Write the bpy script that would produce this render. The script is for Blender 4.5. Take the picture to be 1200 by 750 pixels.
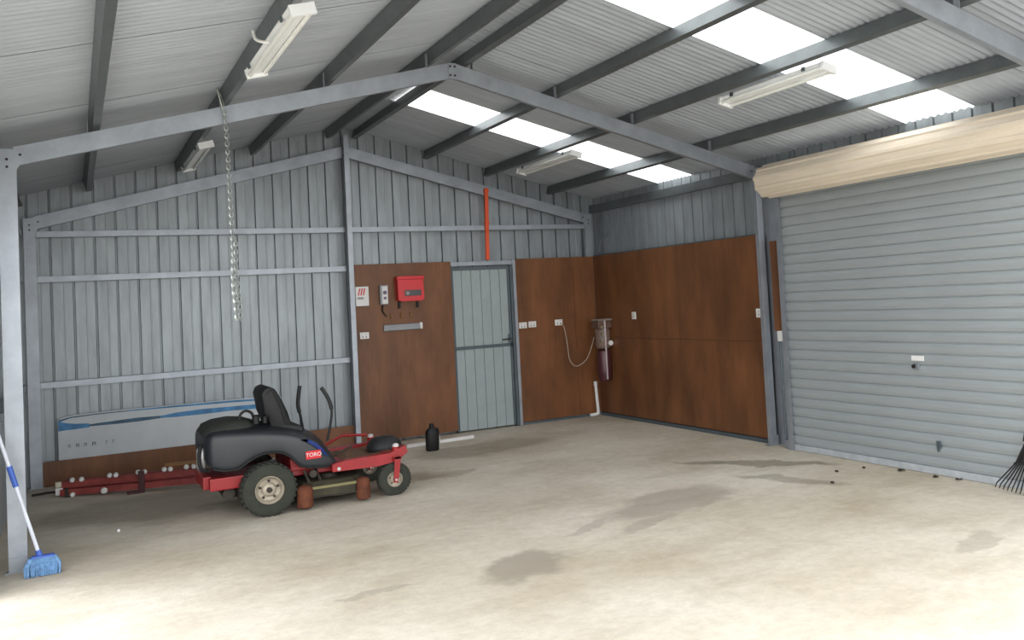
import bpy, bmesh, math, random
from math import sin, cos, pi, radians, atan2, hypot
from mathutils import Vector, Matrix
random.seed(7)
for o in list(bpy.data.objects): bpy.data.objects.remove(o)
S = bpy.context.scene
COL = S.collection

# ------------------------------------------------------------ camera
YAW, PITCH, ROLL, F = 0.54397, 0.04245, -0.05716, 1115.7
cd = bpy.data.cameras.new('camera'); cam = bpy.data.objects.new('camera', cd); COL.objects.link(cam)
fw = Vector((sin(YAW)*cos(PITCH), cos(YAW)*cos(PITCH), sin(PITCH)))
r0 = Vector((cos(YAW), -sin(YAW), 0)); u0 = r0.cross(fw)
rt = cos(ROLL)*r0 + sin(ROLL)*u0; up = -sin(ROLL)*r0 + cos(ROLL)*u0
cam.matrix_world = Matrix(((rt.x, up.x, -fw.x, 0.347), (rt.y, up.y, -fw.y, -11.22), (rt.z, up.z, -fw.z, 1.59), (0, 0, 0, 1)))
cd.sensor_width = 36; cd.lens = F/1200*36; cd.clip_start = 0.05
cd.shift_x = -157.3/1200; cd.shift_y = -80.6/1200
S.camera = cam
# ------------------------------------------------------------ sky and exposure
S.view_settings.view_transform = 'Standard'; S.view_settings.look = 'None'
S.view_settings.gamma = 1; S.view_settings.use_curve_mapping = False
S.view_settings.exposure = 1.45
w = bpy.data.worlds.new('overcast_sky'); S.world = w; w.use_nodes = True
bg = w.node_tree.nodes['Background']; bg.inputs[0].default_value = (0.97, 0.985, 1.0, 1); bg.inputs[1].default_value = 1.7
def portal(loc, rot, sx, sy):
    l = bpy.data.lights.new('sky_portal', 'AREA'); l.shape = 'RECTANGLE'; l.size = sx; l.size_y = sy
    l.cycles.is_portal = True
    o = bpy.data.objects.new('sky_portal', l); COL.objects.link(o); o.location = loc; o.rotation_euler = rot
portal((3.1, -9.0, 1.6), (radians(90), 0, 0), 6.6, 3.6)
portal((-0.3, -6.0, 1.2), (radians(90), 0, radians(-90)), 2.9, 2.4)

# ------------------------------------------------------------ materials
def sl(c):  # srgb 0-255 -> linear
    return tuple(((x/255+0.055)/1.055)**2.4 if x/255 > 0.04045 else x/255/12.92 for x in c)
MATS = {}
def mat(name, rgb, rough=0.5, metal=0.0, var=0.12, scale=6.0, bump=0.0, bscale=60, stretch=(1, 1, 1), spec=0.5, transl=False, obj_rand=0.0):
    if name in MATS: return MATS[name]
    m = bpy.data.materials.new(name); m.use_nodes = True; MATS[name] = m
    nt = m.node_tree; N = nt.nodes; L = nt.links; b = N['Principled BSDF']
    c = sl(rgb)
    tc = N.new('ShaderNodeTexCoord'); mp = N.new('ShaderNodeMapping'); mp.inputs['Scale'].default_value = stretch
    L.new(tc.outputs['Object'], mp.inputs[0])
    nz = N.new('ShaderNodeTexNoise'); nz.inputs['Scale'].default_value = scale; nz.inputs['Detail'].default_value = 6; nz.inputs['Roughness'].default_value = .6
    L.new(mp.outputs[0], nz.inputs['Vector'])
    cr = N.new('ShaderNodeValToRGB')
    cr.color_ramp.elements[0].position = .3; cr.color_ramp.elements[1].position = .7
    cr.color_ramp.elements[0].color = tuple(x*(1-var) for x in c)+(1,); cr.color_ramp.elements[1].color = tuple(min(1, x*(1+var)) for x in c)+(1,)
    L.new(nz.outputs['Fac'], cr.inputs[0])
    out = cr.outputs[0]
    if obj_rand:
        oi = N.new('ShaderNodeObjectInfo'); mr = N.new('ShaderNodeMapRange'); mr.inputs[3].default_value = 1-obj_rand; mr.inputs[4].default_value = 1+obj_rand
        L.new(oi.outputs['Random'], mr.inputs[0])
        hs = N.new('ShaderNodeHueSaturation'); L.new(out, hs.inputs['Color']); L.new(mr.outputs[0], hs.inputs['Value']); out = hs.outputs[0]
    L.new(out, b.inputs['Base Color'])
    b.inputs['Roughness'].default_value = rough; b.inputs['Metallic'].default_value = metal
    b.inputs['Specular IOR Level'].default_value = spec
    if bump:
        n2 = N.new('ShaderNodeTexNoise'); n2.inputs['Scale'].default_value = bscale; n2.inputs['Detail'].default_value = 4
        L.new(mp.outputs[0], n2.inputs['Vector'])
        bp = N.new('ShaderNodeBump'); bp.inputs['Strength'].default_value = bump; bp.inputs['Distance'].default_value = .01
        L.new(n2.outputs['Fac'], bp.inputs['Height']); L.new(bp.outputs[0], b.inputs['Normal'])
    return m

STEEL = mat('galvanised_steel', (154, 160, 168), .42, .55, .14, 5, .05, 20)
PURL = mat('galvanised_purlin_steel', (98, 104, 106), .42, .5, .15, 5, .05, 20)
CLAD = mat('zinc_cladding', (141, 148, 152), .36, .3, .18, 3, .35, 2.2, stretch=(3, 3, .6), obj_rand=.05)
ROOF = mat('roof_sheet_zinc', (172, 179, 188), .5, .15, .10, 4, 0, stretch=(.4, 3, 1), obj_rand=.04)
DOORM = mat('door_grey_paint', (156, 167, 168), .5, .2, .06, 5)
DARKST = mat('dark_steel_frame', (88, 98, 104), .5, .4, .1, 5)
CURT = mat('roller_curtain_grey', (158, 165, 168), .48, .25, .07, 3, 0, stretch=(1, .4, 4))
COILM = mat('roller_coil_cream', (222, 209, 190), .5, .05, .09, 3, 0, stretch=(1, .5, 4))
WHITE = mat('white_plastic', (225, 224, 222), .45, 0, .04)
WHITEST = mat('white_light_body', (236, 238, 240), .4, 0, .05)
TUBE = mat('glass_tube_white', (236, 238, 235), .2, 0, .02)
RED = mat('mower_red', (146, 20, 26), .38, 0, .15, 8)
REDF = mat('faded_red_paint', (146, 66, 62), .6, 0, .35, 9)
BLACK = mat('black_plastic', (10, 10, 12), .6, 0, .2, 8)
SHROUD = mat('charcoal_plastic', (34, 37, 42), .42, 0, .22, 5)
DUSTY = mat('dusty_dark_plastic', (44, 46, 42), .7, 0, .3, 14)
RUBBER = mat('dusty_rubber', (46, 48, 41), .85, 0, .25, 12)
RIM = mat('rim_cream', (164, 154, 138), .5, .1, .2, 18)
RUST = mat('rusty_orange_metal', (98, 52, 30), .8, .1, .4, 14)
DECKM = mat('dirty_deck_olive', (58, 54, 40), .8, .1, .3, 10)
GRIME = mat('grimy_metal', (62, 56, 50), .7, .4, .4, 12)
ORANGE = mat('orange_conduit_plastic', (226, 84, 36), .5, 0, .05)
BLUEP = mat('blue_plastic', (58, 92, 176), .5, 0, .1)
BLUEB = mat('blue_bristles', (104, 142, 182), .8, 0, .35, 60)
BOXRED = mat('glossy_red_box', (206, 14, 30), .35, 0, .05)
MAROON = mat('maroon_canister', (82, 44, 50), .35, .1, .15)
GREYBR = mat('translucent_grey_brown', (118, 98, 88), .4, 0, .3, 30)
CHAINM = mat('bright_chain', (186, 192, 190), .35, .6, .1)
LEAF = mat('dry_debris', (52, 44, 36), .9, 0, .3, 40)
GROUND = mat('pale_gravel', (196, 190, 178), .9, 0, .15, 3)
DARKGREY = mat('dark_grey_rubber', (30, 31, 33), .6, 0, .15)
CAPM = mat('brass_hook', (168, 128, 72), .4, .6, .1)

def nodes(m): return m.node_tree, m.node_tree.nodes, m.node_tree.links
def ply_mat():
    m = mat('oiled_plywood', (112, 72, 44), .42, 0, .38, 1.5, .05, 30, stretch=(2, 2, .7), spec=.35, obj_rand=.10)
    nt, N, L = nodes(m); b = N['Principled BSDF']
    src = b.inputs['Base Color'].links[0].from_socket
    tc = N.new('ShaderNodeTexCoord'); mp = N.new('ShaderNodeMapping'); mp.inputs['Scale'].default_value = (30, 30, 1.5); L.new(tc.outputs['Object'], mp.inputs[0])
    g = N.new('ShaderNodeTexNoise'); g.inputs['Scale'].default_value = 1.5; g.inputs['Detail'].default_value = 5; L.new(mp.outputs[0], g.inputs['Vector'])
    mr = N.new('ShaderNodeMapRange'); mr.inputs[3].default_value = .8; mr.inputs[4].default_value = 1.2; L.new(g.outputs['Fac'], mr.inputs[0])
    mx = N.new('ShaderNodeVectorMath'); mx.operation = 'SCALE'; L.new(src, mx.inputs[0]); L.new(mr.outputs[0], mx.inputs['Scale'])
    L.new(mx.outputs[0], b.inputs['Base Color'])
    return m
PLY = ply_mat()

def sky_mat():
    m = bpy.data.materials.new('translucent_skylight'); m.use_nodes = True
    nt, N, L = nodes(m); N.clear()
    out = N.new('ShaderNodeOutputMaterial'); mix = N.new('ShaderNodeMixShader'); mix.inputs[0].default_value = .88
    d = N.new('ShaderNodeBsdfDiffuse'); d.inputs[0].default_value = (.85, .87, .85, 1)
    t = N.new('ShaderNodeBsdfTranslucent')
    nz = N.new('ShaderNodeTexNoise'); nz.inputs['Scale'].default_value = 3
    cr = N.new('ShaderNodeValToRGB'); cr.color_ramp.elements[0].color = (.9, .91, .9, 1); cr.color_ramp.elements[1].color = (.99, .99, .98, 1)
    L.new(nz.outputs['Fac'], cr.inputs[0]); L.new(cr.outputs[0], t.inputs[0])
    L.new(d.outputs[0], mix.inputs[1]); L.new(t.outputs[0], mix.inputs[2]); L.new(mix.outputs[0], out.inputs[0])
    return m
SKYL = sky_mat()

def floor_mat():
    m = bpy.data.materials.new('stained_concrete'); m.use_nodes = True
    nt, N, L = nodes(m); b = N['Principled BSDF']; b.inputs['Roughness'].default_value = .75; b.inputs['Specular IOR Level'].default_value = .25
    geo = N.new('ShaderNodeNewGeometry'); P = geo.outputs['Position']
    def noise(scale, det=6, rough=.6, vec=P):
        n = N.new('ShaderNodeTexNoise'); n.inputs['Scale'].default_value = scale; n.inputs['Detail'].default_value = det; n.inputs['Roughness'].default_value = rough
        L.new(vec, n.inputs['Vector']); return n
    def ramp(fac, stops):
        r = N.new('ShaderNodeValToRGB'); e = r.color_ramp.elements
        while len(e) < len(stops): e.new(.5)
        for k, (p, c) in enumerate(stops): e[k].position = p; e[k].color = tuple(c)+(1,)
        L.new(fac, r.inputs[0]); return r.outputs[0]
    def mixc(fac, a, bcol, mode='MIX'):
        x = N.new('ShaderNodeMix'); x.data_type = 'RGBA'; x.blend_type = mode
        if isinstance(fac, float): x.inputs[0].default_value = fac
        else: L.new(fac, x.inputs[0])
        for s, v in ((x.inputs[6], a), (x.inputs[7], bcol)):
            if isinstance(v, tuple): s.default_value = v+(1,)
            else: L.new(v, s)
        return x.outputs[2]
    base = ramp(noise(.75, 8).outputs['Fac'], [(.3, sl((184, 172, 151))), (.5, sl((204, 195, 179))), (.72, sl((220, 213, 201)))])
    fine = ramp(noise(11, 10, .8).outputs['Fac'], [(.3, (.82, .81, .80)), (.6, (1.04, 1.04, 1.04))])
    c = mixc(1.0, base, fine, 'MULTIPLY')
    mp = N.new('ShaderNodeMapping'); mp.inputs['Scale'].default_value = (.7, 2.2, 1); mp.inputs['Rotation'].default_value = (0, 0, .35); L.new(P, mp.inputs[0])
    blot = ramp(noise(1.3, 5, .55, mp.outputs[0]).outputs['Fac'], [(.52, (1, 1, 1)), (.72, (.84, .82, .80))])
    c = mixc(.8, c, blot, 'MULTIPLY')
    # single stains with a shape of their own: (x, y, rx, ry, rot, strength)
    warp = noise(2.2, 5, .6); wn = N.new('ShaderNodeVectorMath'); wn.operation = 'SUBTRACT'; L.new(warp.outputs['Color'], wn.inputs[0]); wn.inputs[1].default_value = (.5, .5, .5)
    ws = N.new('ShaderNodeVectorMath'); ws.operation = 'SCALE'; ws.inputs['Scale'].default_value = .55; L.new(wn.outputs[0], ws.inputs[0])
    wp = N.new('ShaderNodeVectorMath'); wp.operation = 'ADD'; L.new(P, wp.inputs[0]); L.new(ws.outputs[0], wp.inputs[1])
    for (x, y, rx, ry, rot, s, col) in STAINS:
        q = N.new('ShaderNodeMapping'); q.vector_type = 'TEXTURE'; q.inputs['Location'].default_value = (x, y, 0); q.inputs['Rotation'].default_value = (0, 0, rot); q.inputs['Scale'].default_value = (rx, ry, 100)
        L.new(wp.outputs[0], q.inputs[0])
        ln = N.new('ShaderNodeVectorMath'); ln.operation = 'LENGTH'; L.new(q.outputs[0], ln.inputs[0])
        mr = N.new('ShaderNodeMapRange'); mr.inputs[1].default_value = .8; mr.inputs[2].default_value = 1.15; mr.inputs[3].default_value = s; mr.inputs[4].default_value = 0
        L.new(ln.outputs['Value'], mr.inputs[0])
        c = mixc(mr.outputs[0], c, sl(col))
    L.new(c, b.inputs['Base Color'])
    bp = N.new('ShaderNodeBump'); bp.inputs['Strength'].default_value = .25; bp.inputs['Distance'].default_value = .01
    L.new(noise(25, 6).outputs['Fac'], bp.inputs['Height']); L.new(bp.outputs[0], b.inputs['Normal'])
    return m
GREYS = (150, 140, 127)
STAINS = [(2.66, -5.85, .34, .24, .5, .75, GREYS), (4.15, -5.05, .62, .30, .35, .6, GREYS), (3.72, -5.52, .30, .10, .3, .5, GREYS),
          (4.15, -1.35, .75, .42, .2, .45, (120, 108, 90)), (1.75, -5.75, .22, .05, .2, .5, GREYS), (4.9, -7.3, .25, .10, .2, .45, GREYS),
          (5.55, -4.3, .75, .14, -.9, .55, (96, 84, 62)), (5.3, -5.1, .5, .12, -1.2, .4, (100, 88, 66)), (2.4, -2.5, .9, .35, .1, .5, (112, 90, 62)),
          (3.35, -5.3, .25, .06, .5, .45, GREYS), (.9, -1.9, 1.0, .6, .1, .45, (116, 108, 96)), (1.0, -2.6, .4, .1, .3, .3, GREYS), (3.3, -2.6, .3, .12, .2, .35, (120, 100, 70))]
FLOORM = floor_mat()

# ------------------------------------------------------------ helpers
def wloc(o):
    v = Vector((0, 0, 0))
    while o: v += o.location; o = o.parent
    return v
def obj(name, bm, m, parent=None, smooth=False, label=None, origin=None):
    """mesh data given in world coordinates; stored relative to its thing"""
    off = wloc(parent) if parent else Vector(origin or (0, 0, 0))
    bmesh.ops.translate(bm, verts=bm.verts, vec=-off)
    bmesh.ops.recalc_face_normals(bm, faces=bm.faces)
    me = bpy.data.meshes.new(name); bm.to_mesh(me); bm.free()
    me.materials.append(m)
    if smooth:
        for p in me.polygons: p.use_smooth = True
        if smooth != 'all':
            try: me.set_sharp_from_angle(angle=radians(40))
            except Exception: pass
    o = bpy.data.objects.new(name, me); COL.objects.link(o)
    if parent: o.parent = parent
    elif origin: o.location = origin
    if label: o['label'] = label
    return o
def thing(name, label, cat, loc, group=None, kind=None):
    o = bpy.data.objects.new(name, None); COL.objects.link(o); o.location = loc; o.empty_display_size = .1
    o['label'] = label; o['category'] = cat
    if group: o['group'] = group
    if kind: o['kind'] = kind
    return o
def tag(o, label, cat, group=None, kind=None):
    o['label'] = label; o['category'] = cat
    if group: o['group'] = group
    if kind: o['kind'] = kind
    return o
def new(): return bmesh.new()
def box(bm, x0, x1, y0, y1, z0, z1, bev=0.0, M=None):
    r = bmesh.ops.create_cube(bm, size=1)
    vs = r['verts']
    for v in vs: v.co = Vector(((x0+x1)/2+v.co.x*(x1-x0), (y0+y1)/2+v.co.y*(y1-y0), (z0+z1)/2+v.co.z*(z1-z0)))
    if bev:
        es = list({e for v in vs for e in v.link_edges})
        r = bmesh.ops.bevel(bm, geom=es, offset=bev, segments=2, affect='EDGES', profile=.6)
        vs = list({v for f in r['faces'] for v in f.verts} | {v for v in vs if v.is_valid})
    if M is not None:
        for v in vs: v.co = M @ v.co
    return vs
def frame_of(d):
    d = d.normalized(); a = Vector((0, 0, 1)) if abs(d.z) < .9 else Vector((1, 0, 0))
    x = d.cross(a).normalized(); return x, d.cross(x).normalized()
def tube(bm, pts, r, seg=8, cap=True):
    pts = [Vector(p) for p in pts]; rs = r if isinstance(r, (list, tuple)) else [r]*len(pts)
    rings = []; X = None
    for i, p in enumerate(pts):
        d = (pts[min(i+1, len(pts)-1)]-pts[max(i-1, 0)])
        d.normalize()
        if X is None: X, Y = frame_of(d)
        else:
            X = (X-d*X.dot(d)).normalized(); Y = d.cross(X)
        rings.append([bm.verts.new(p+rs[i]*(cos(2*pi*k/seg)*X+sin(2*pi*k/seg)*Y)) for k in range(seg)])
    for a, b in zip(rings, rings[1:]):
        for k in range(seg): bm.faces.new((a[k], a[(k+1) % seg], b[(k+1) % seg], b[k]))
    if cap: bm.faces.new(rings[0]); bm.faces.new(rings[-1])
def smoothpath(pts, n=6):
    pts = [Vector(p) for p in pts]; out = []
    P = [pts[0]]+pts+[pts[-1]]
    for i in range(1, len(P)-2):
        for k in range(n):
            t = k/n; a, b, c, d = P[i-1], P[i], P[i+1], P[i+2]
            out.append(.5*((2*b)+(-a+c)*t+(2*a-5*b+4*c-d)*t*t+(-a+3*b-3*c+d)*t**3))
    out.append(pts[-1]); return out
def prism(bm, poly, axis, a, b, M=None):
    """poly: list of 2D points in the plane normal to axis ('x': (y,z); 'y': (x,z); 'z': (x,y))"""
    def mk(p, t):
        v = {'x': Vector((t, p[0], p[1])), 'y': Vector((p[0], t, p[1])), 'z': Vector((p[0], p[1], t))}[axis]
        return bm.verts.new(M @ v if M is not None else v)
    A = [mk(p, a) for p in poly]; B = [mk(p, b) for p in poly]; n = len(poly)
    for k in range(n): bm.faces.new((A[k], A[(k+1) % n], B[(k+1) % n], B[k]))
    bm.faces.new(A); bm.faces.new(B)
def strip(bm, prof, f0, f1):
    """open profile swept between two end functions"""
    A = [bm.verts.new(f0(p)) for p in prof]; B = [bm.verts.new(f1(p)) for p in prof]
    for k in range(len(prof)-1): bm.faces.new((A[k], A[k+1], B[k+1], B[k]))
def lathe(bm, prof, c, axis='y', seg=24, ang0=0, close=True):
    """prof: (radius, offset along axis)"""
    c = Vector(c); rings = []
    for r, t in prof:
        ring = []
        for k in range(seg):
            a = ang0+2*pi*k/seg
            if axis == 'y': v = Vector((r*cos(a), t, r*sin(a)))
            elif axis == 'z': v = Vector((r*cos(a), r*sin(a), t))
            else: v = Vector((t, r*cos(a), r*sin(a)))
            ring.append(bm.verts.new(c+v))
        rings.append(ring)
    for A, B in zip(rings, rings[1:]):
        for k in range(seg): bm.faces.new((A[k], A[(k+1) % seg], B[(k+1) % seg], B[k]))
    if close:
        bm.faces.new(rings[0]); bm.faces.new(rings[-1])
def cprof(d, f, t=.0025, lip=.014):
    """closed C section outline in (u across web depth, v across flange): web at v=0"""
    return [(0, 0), (0, f), (lip, f), (lip, f-t), (t, f-t), (t, t), (d-t, t), (d-t, f-t), (d-lip, f-t), (d-lip, f), (d, f), (d, 0)]
def csec(bm, p0, p1, du, dv, d, f, t=.0025, lip=.014):
    """C section from p0 to p1; du = unit vector of web depth, dv = direction the flanges point"""
    p0, p1, du, dv = Vector(p0), Vector(p1), Vector(du).normalized(), Vector(dv).normalized()
    pr = cprof(d, f, t, lip)
    A = [bm.verts.new(p0+du*(u-d/2)+dv*v) for u, v in pr]; B = [bm.verts.new(p1+du*(u-d/2)+dv*v) for u, v in pr]; n = len(pr)
    for k in range(n): bm.faces.new((A[k], A[(k+1) % n], B[(k+1) % n], B[k]))
    # end strips
    for R in (A, B):
        bm.faces.new([R[k] for k in (0, 1, 2, 3, 4, 5)]); bm.faces.new([R[k] for k in (5, 6, 11, 0)]); bm.faces.new([R[k] for k in (6, 7, 8, 9, 10, 11)])

# ------------------------------------------------------------ dimensions
MID, W, BAY = 3.111, 6.254, 3.69
SLP = .2607; TH = math.atan(SLP)
YF = -8.9          # open front end
def zpb(x):          # underside of purlins
    return 2.816+SLP*x if x <= MID else 2.816+SLP*MID-SLP*(x-MID)
def zroof(x): return zpb(x)+.106
XL, XR, YB = -.17, 6.40, .12   # cladding faces

# ------------------------------------------------------------ floor, ground
bm = new(); box(bm, -.2, 6.45, -9.1, .17, -.12, 0)
floor = obj('floor', bm, FLOORM); floor['kind'] = 'structure'; floor['label'] = 'stained beige concrete slab floor of the shed'
bm = new(); box(bm, -30, 36, -45, 30, -.2, -.06)
gr = obj('ground', bm, GROUND); gr['kind'] = 'structure'; gr['label'] = 'pale gravel ground outside the shed'

# ------------------------------------------------------------ cladding
def rib_profile(w, n, pitch):
    pr = []
    for k in range(n):
        u = k*pitch
        pr += [(u, 0), (u+pitch*.46, 0), (u+pitch*.48, -.0015), (u+pitch*.52, -.0015), (u+pitch*.54, 0),
               (u+pitch*.88, 0), (u+pitch*.92, .030), (u+pitch*.97, .030)]
    pr.append((w, 0)); return pr
def structure(name, label):
    o = bpy.data.objects.new(name, None); COL.objects.link(o); o['kind'] = 'structure'; o['label'] = label; return o
wall_back = structure('wall_back', 'ribbed zinc gable wall at the far end')
wall_left = structure('wall_left', 'ribbed zinc side wall on the left')
wall_right = structure('wall_right', 'ribbed zinc side wall on the right, lined with brown plywood')
PITCH_ = .195; SW = PITCH_*4
def clad(parent, axis, face, sgn, u0, u1, zb, ztop):
    u = u0; i = 0
    while u < u1-.01:
        n = min(4, max(1, round((u1-u)/PITCH_))); wd = min(PITCH_*n, u1-u)
        pr = [(p*wd/(PITCH_*n), d) for p, d in rib_profile(PITCH_*n, n, PITCH_)]+[(wd+.02, .0)]
        bm = new(); off = .0015*(i % 2)
        def f(z):
            def g(p):
                q = u+p[0]; dd = face+sgn*(p[1]+off)
                zz = z(q) if callable(z) else z
                return Vector((q, dd, zz)) if axis == 'x' else Vector((dd, q, zz))
            return g
        strip(bm, pr, f(zb), f(ztop))
        obj('cladding_sheet', bm, CLAD, parent)
        u += wd; i += 1
clad(wall_back, 'x', YB, 1, XL-.04, XR+.04, .0, lambda x: zroof(x)+.03)
clad(wall_left, 'y', XL, -1, -4.32, YB+.04, .0, zroof(XL)+.03)
clad(wall_left, 'y', XL, -1, -8.9, -7.35, .0, zroof(XL)+.03)
clad(wall_left, 'y', XL, -1, -7.35, -4.32, 2.45, zroof(XL)+.03)
clad(wall_right, 'y', XR, 1, -4.02, YB+.04, .0, zroof(XR)+.03)
clad(wall_right, 'y', XR, 1, -8.9, -7.40, .0, zroof(XR)+.03)
clad(wall_right, 'y', XR, 1, -7.40, -4.02, 2.60, zroof(XR)+.03)

# roof
ceiling = structure('ceiling', 'corrugated zinc roof underside with two translucent skylight strips')
def edges(a, b, n): return [a+(b-a)*k/n for k in range(n)]
E_ = edges(.17, -1.52, 2)+[-1.52]+edges(-2.30, -5.50, 4)+[-5.50]+edges(-6.27, YF, 4)+[YF]
for side in (0, 1):
    for k in range(len(E_)-1):
        y0, y1 = E_[k], E_[k+1]
        nc = 10; n = nc*8; pr = []
        for j in range(n+7):
            pr.append((y0+(y1-y0)*j/n, .0085*sin(2*pi*j/8)))
        dz = .002*(k % 2)
        xa, xb = ((MID-.01, XL-.1) if side == 0 else (MID+.01, XR+.1))
        bm = new()
        strip(bm, pr, lambda p: Vector((xa, p[0], zroof(xa)+.01+p[1]+dz)), lambda p: Vector((xb, p[0], (zroof(MID)-SLP*abs(xb-MID))+.01+p[1]+dz)))
        skyl = side == 1 and k in (2, 7)
        assert not skyl or abs(abs(y1-y0)-.775) < .02
        obj('skylight_sheet' if skyl else 'roof_sheet', bm, SKYL if skyl else ROOF, ceiling, smooth='all', label='translucent white skylight sheet' if skyl else None)
bm = new(); zr = zroof(MID)
strip(bm, [(-.16, -SLP*.16), (0, 0), (.16, -SLP*.16)], lambda p: Vector((MID+p[0], .17, zr+.035+p[1])), lambda p: Vector((MID+p[0], YF, zr+.035+p[1])))
obj('ridge_cap', bm, ROOF, ceiling)

# ------------------------------------------------------------ purlins
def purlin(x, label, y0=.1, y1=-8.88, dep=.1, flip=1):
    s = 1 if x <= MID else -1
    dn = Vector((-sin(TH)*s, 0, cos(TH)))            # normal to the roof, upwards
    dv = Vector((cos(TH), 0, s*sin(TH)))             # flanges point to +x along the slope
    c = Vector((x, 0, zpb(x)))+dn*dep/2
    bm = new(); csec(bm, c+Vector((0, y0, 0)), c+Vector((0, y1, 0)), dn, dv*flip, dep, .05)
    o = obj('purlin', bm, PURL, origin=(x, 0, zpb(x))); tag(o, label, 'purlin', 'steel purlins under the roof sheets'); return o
for x, l in ((-.10, 'grey steel eave purlin along the top of the left wall'), (.50, 'steel roof purlin nearest the left wall, crossing the left corner of the ceiling'),
             (1.35, 'left roof purlin that carries the two white lights'), (2.10, 'left roof purlin between the lights and the ridge pair'),
             (2.93, 'left one of the two dark purlins under the ridge'), (3.22, 'right one of the two dark purlins under the ridge'),
             (4.07, 'uppermost right roof purlin below the ridge pair'), (4.85, 'right roof purlin carrying the two white lights beside the skylights'),
             (5.71, 'lowest right roof purlin, just above the roller door coil')):
    purlin(x, l)
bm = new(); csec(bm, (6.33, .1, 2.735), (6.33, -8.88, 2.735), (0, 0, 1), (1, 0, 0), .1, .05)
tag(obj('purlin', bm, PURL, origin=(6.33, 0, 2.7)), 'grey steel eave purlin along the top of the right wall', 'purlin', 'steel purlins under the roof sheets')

# ------------------------------------------------------------ portal frames
def portal_frame(y, dz, label, cz=0, mcol=False):
    t = thing('portal_frame', label, 'frame', (MID, y, 0), 'steel portal frames')
    D = .125
    zc = lambda x: zpb(x)-.1-.0+dz
    for s in (0, 1):
        xe = 0.05 if s == 0 else W-.05
        dn = Vector((-sin(TH) if s == 0 else sin(TH), 0, cos(TH)))
        bm = new()
        a = Vector((xe, y, zc(xe))); b = Vector((MID+(-.004 if s == 0 else .004), y, zc(MID)))
        csec(bm, a, b, dn, (0, 1, 0), D, .05)
        obj('rafter', bm, STEEL, t)
        xc = 0 if s == 0 else W
        bm = new(); csec(bm, (xc, y-.001, 0), (xc, y-.001, zpb(xc)-.04+dz), (1, 0, 0), (0, 1, 0), .072 if (s == 1 and dz == 0) else .105, .05)
        obj('column', bm, STEEL, t)
        bm = new(); xk = xc+(.045 if s == 0 else -.045)
        prism(bm, [(xc-.04, zc(xc)-.1), (xc+.04, zc(xc)-.1), (xk+(.05 if s == 0 else -.05), zc(xk)-.02), (xk+(.05 if s == 0 else -.05), zc(xk)+.05), (xc-.04, zc(xc)+.03)] if s == 0 else
              [(xc+.04, zc(xc)-.1), (xc-.04, zc(xc)-.1), (xk-.05, zc(xk)-.02), (xk-.05, zc(xk)+.05), (xc+.04, zc(xc)+.03)], 'y', y-.006, y-.002)
        obj('knee_plate', bm, STEEL, t)
        for (kx, kz) in ((xc, zc(xc)-.06), (xc, zc(xc)-.01), (xk+(.03 if s == 0 else -.03), zc(xk)+.01)):
            bm = new(); lathe(bm, [(.009, -.012), (.009, -.002)], (kx, y-.002, kz), 'y', 6); obj('bolt', bm, GRIME, t)
        bm = new(); box(bm, xc-.07, xc+.07, y-.012, y+.06, 0.0005, .008); box(bm, xc-.05, xc+.05, y-.012, y-.004, .008, .10)
        obj('base_plate', bm, STEEL, t)
        if dz == 0:
            for px in ((.50, 1.35, 2.10, 2.93) if s == 0 else (3.30, 4.07, 4.85, 5.71)):
                bm = new(); box(bm, px-(.034 if s == 0 else .008), px-(.030 if s == 0 else .004), y+.0, y+.045, zc(px)+.05, zpb(px)+.075); obj('cleat', bm, STEEL, t)
    bm = new()
    za = zc(MID)
    prism(bm, [(MID-.035, za-.075), (MID+.035, za-.075), (MID+.035, za+.06), (MID-.035, za+.06)], 'y', y-.006, y-.002)
    obj('apex_plate', bm, STEEL, t)
    for q in (-.02, .02):
        for zz in (-.045, .03):
            bm = new(); lathe(bm, [(.009, -.014), (.009, -.004)], (MID+q, y-.002, za+zz), 'y', 6); obj('bolt', bm, GRIME, t)
    if mcol:
        bm = new(); csec(bm, (MID+.018, y-.055, 0), (MID+.018, y-.055, zpb(MID)-.03), (0, 1, 0), (-1, 0, 0), .1, .055)
        obj('centre_post', bm, STEEL, t)
    return t
portal_frame(0.0, -.107, 'galvanised steel frame with centre post flat against the far gable wall', mcol=True)
portal_frame(-BAY, 0, 'free-standing galvanised frame across the middle of the shed, where the chain hangs')
portal_frame(-2*BAY-.11, 0, 'nearest galvanised frame, only its right rafter crossing the top right corner')

# ------------------------------------------------------------ girts
def girt(p0, p1, dv, label, h=.058, dep=.1):
    bm = new(); p0, p1 = Vector(p0), Vector(p1)
    # web horizontal, channel open down; flange faces the room
    d = (p1-p0).normalized(); out = Vector(dv)
    csec(bm, p0, p1, out, (0, 0, -1), dep, h, lip=.012)
    o = obj('wall_girt', bm, STEEL, origin=tuple(p0)); tag(o, label, 'girt', 'horizontal steel wall girts'); return o
for z, n, l in ((2.535, 'top', 'high above the white board'), (2.083, 'middle', 'second from the top'), (1.03, 'low', 'just above the mower')):
    girt((.055, .052, z), (MID-.04, .052, z), (0, 1, 0), 'steel girt on far wall left of the centre post, '+l)
girt((MID+.02, .052, 2.535), (W-.055, .052, 2.535), (0, 1, 0), 'horizontal steel girt on the far wall above the door and plywood')
for z, l in ((2.535, 'top'), (2.083, 'middle'), (1.03, 'lowest')):
    girt((-.112, -.055, z), (-.112, -BAY+.06, z), (1, 0, 0), l+' steel girt along the left wall in the far left corner')

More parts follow.
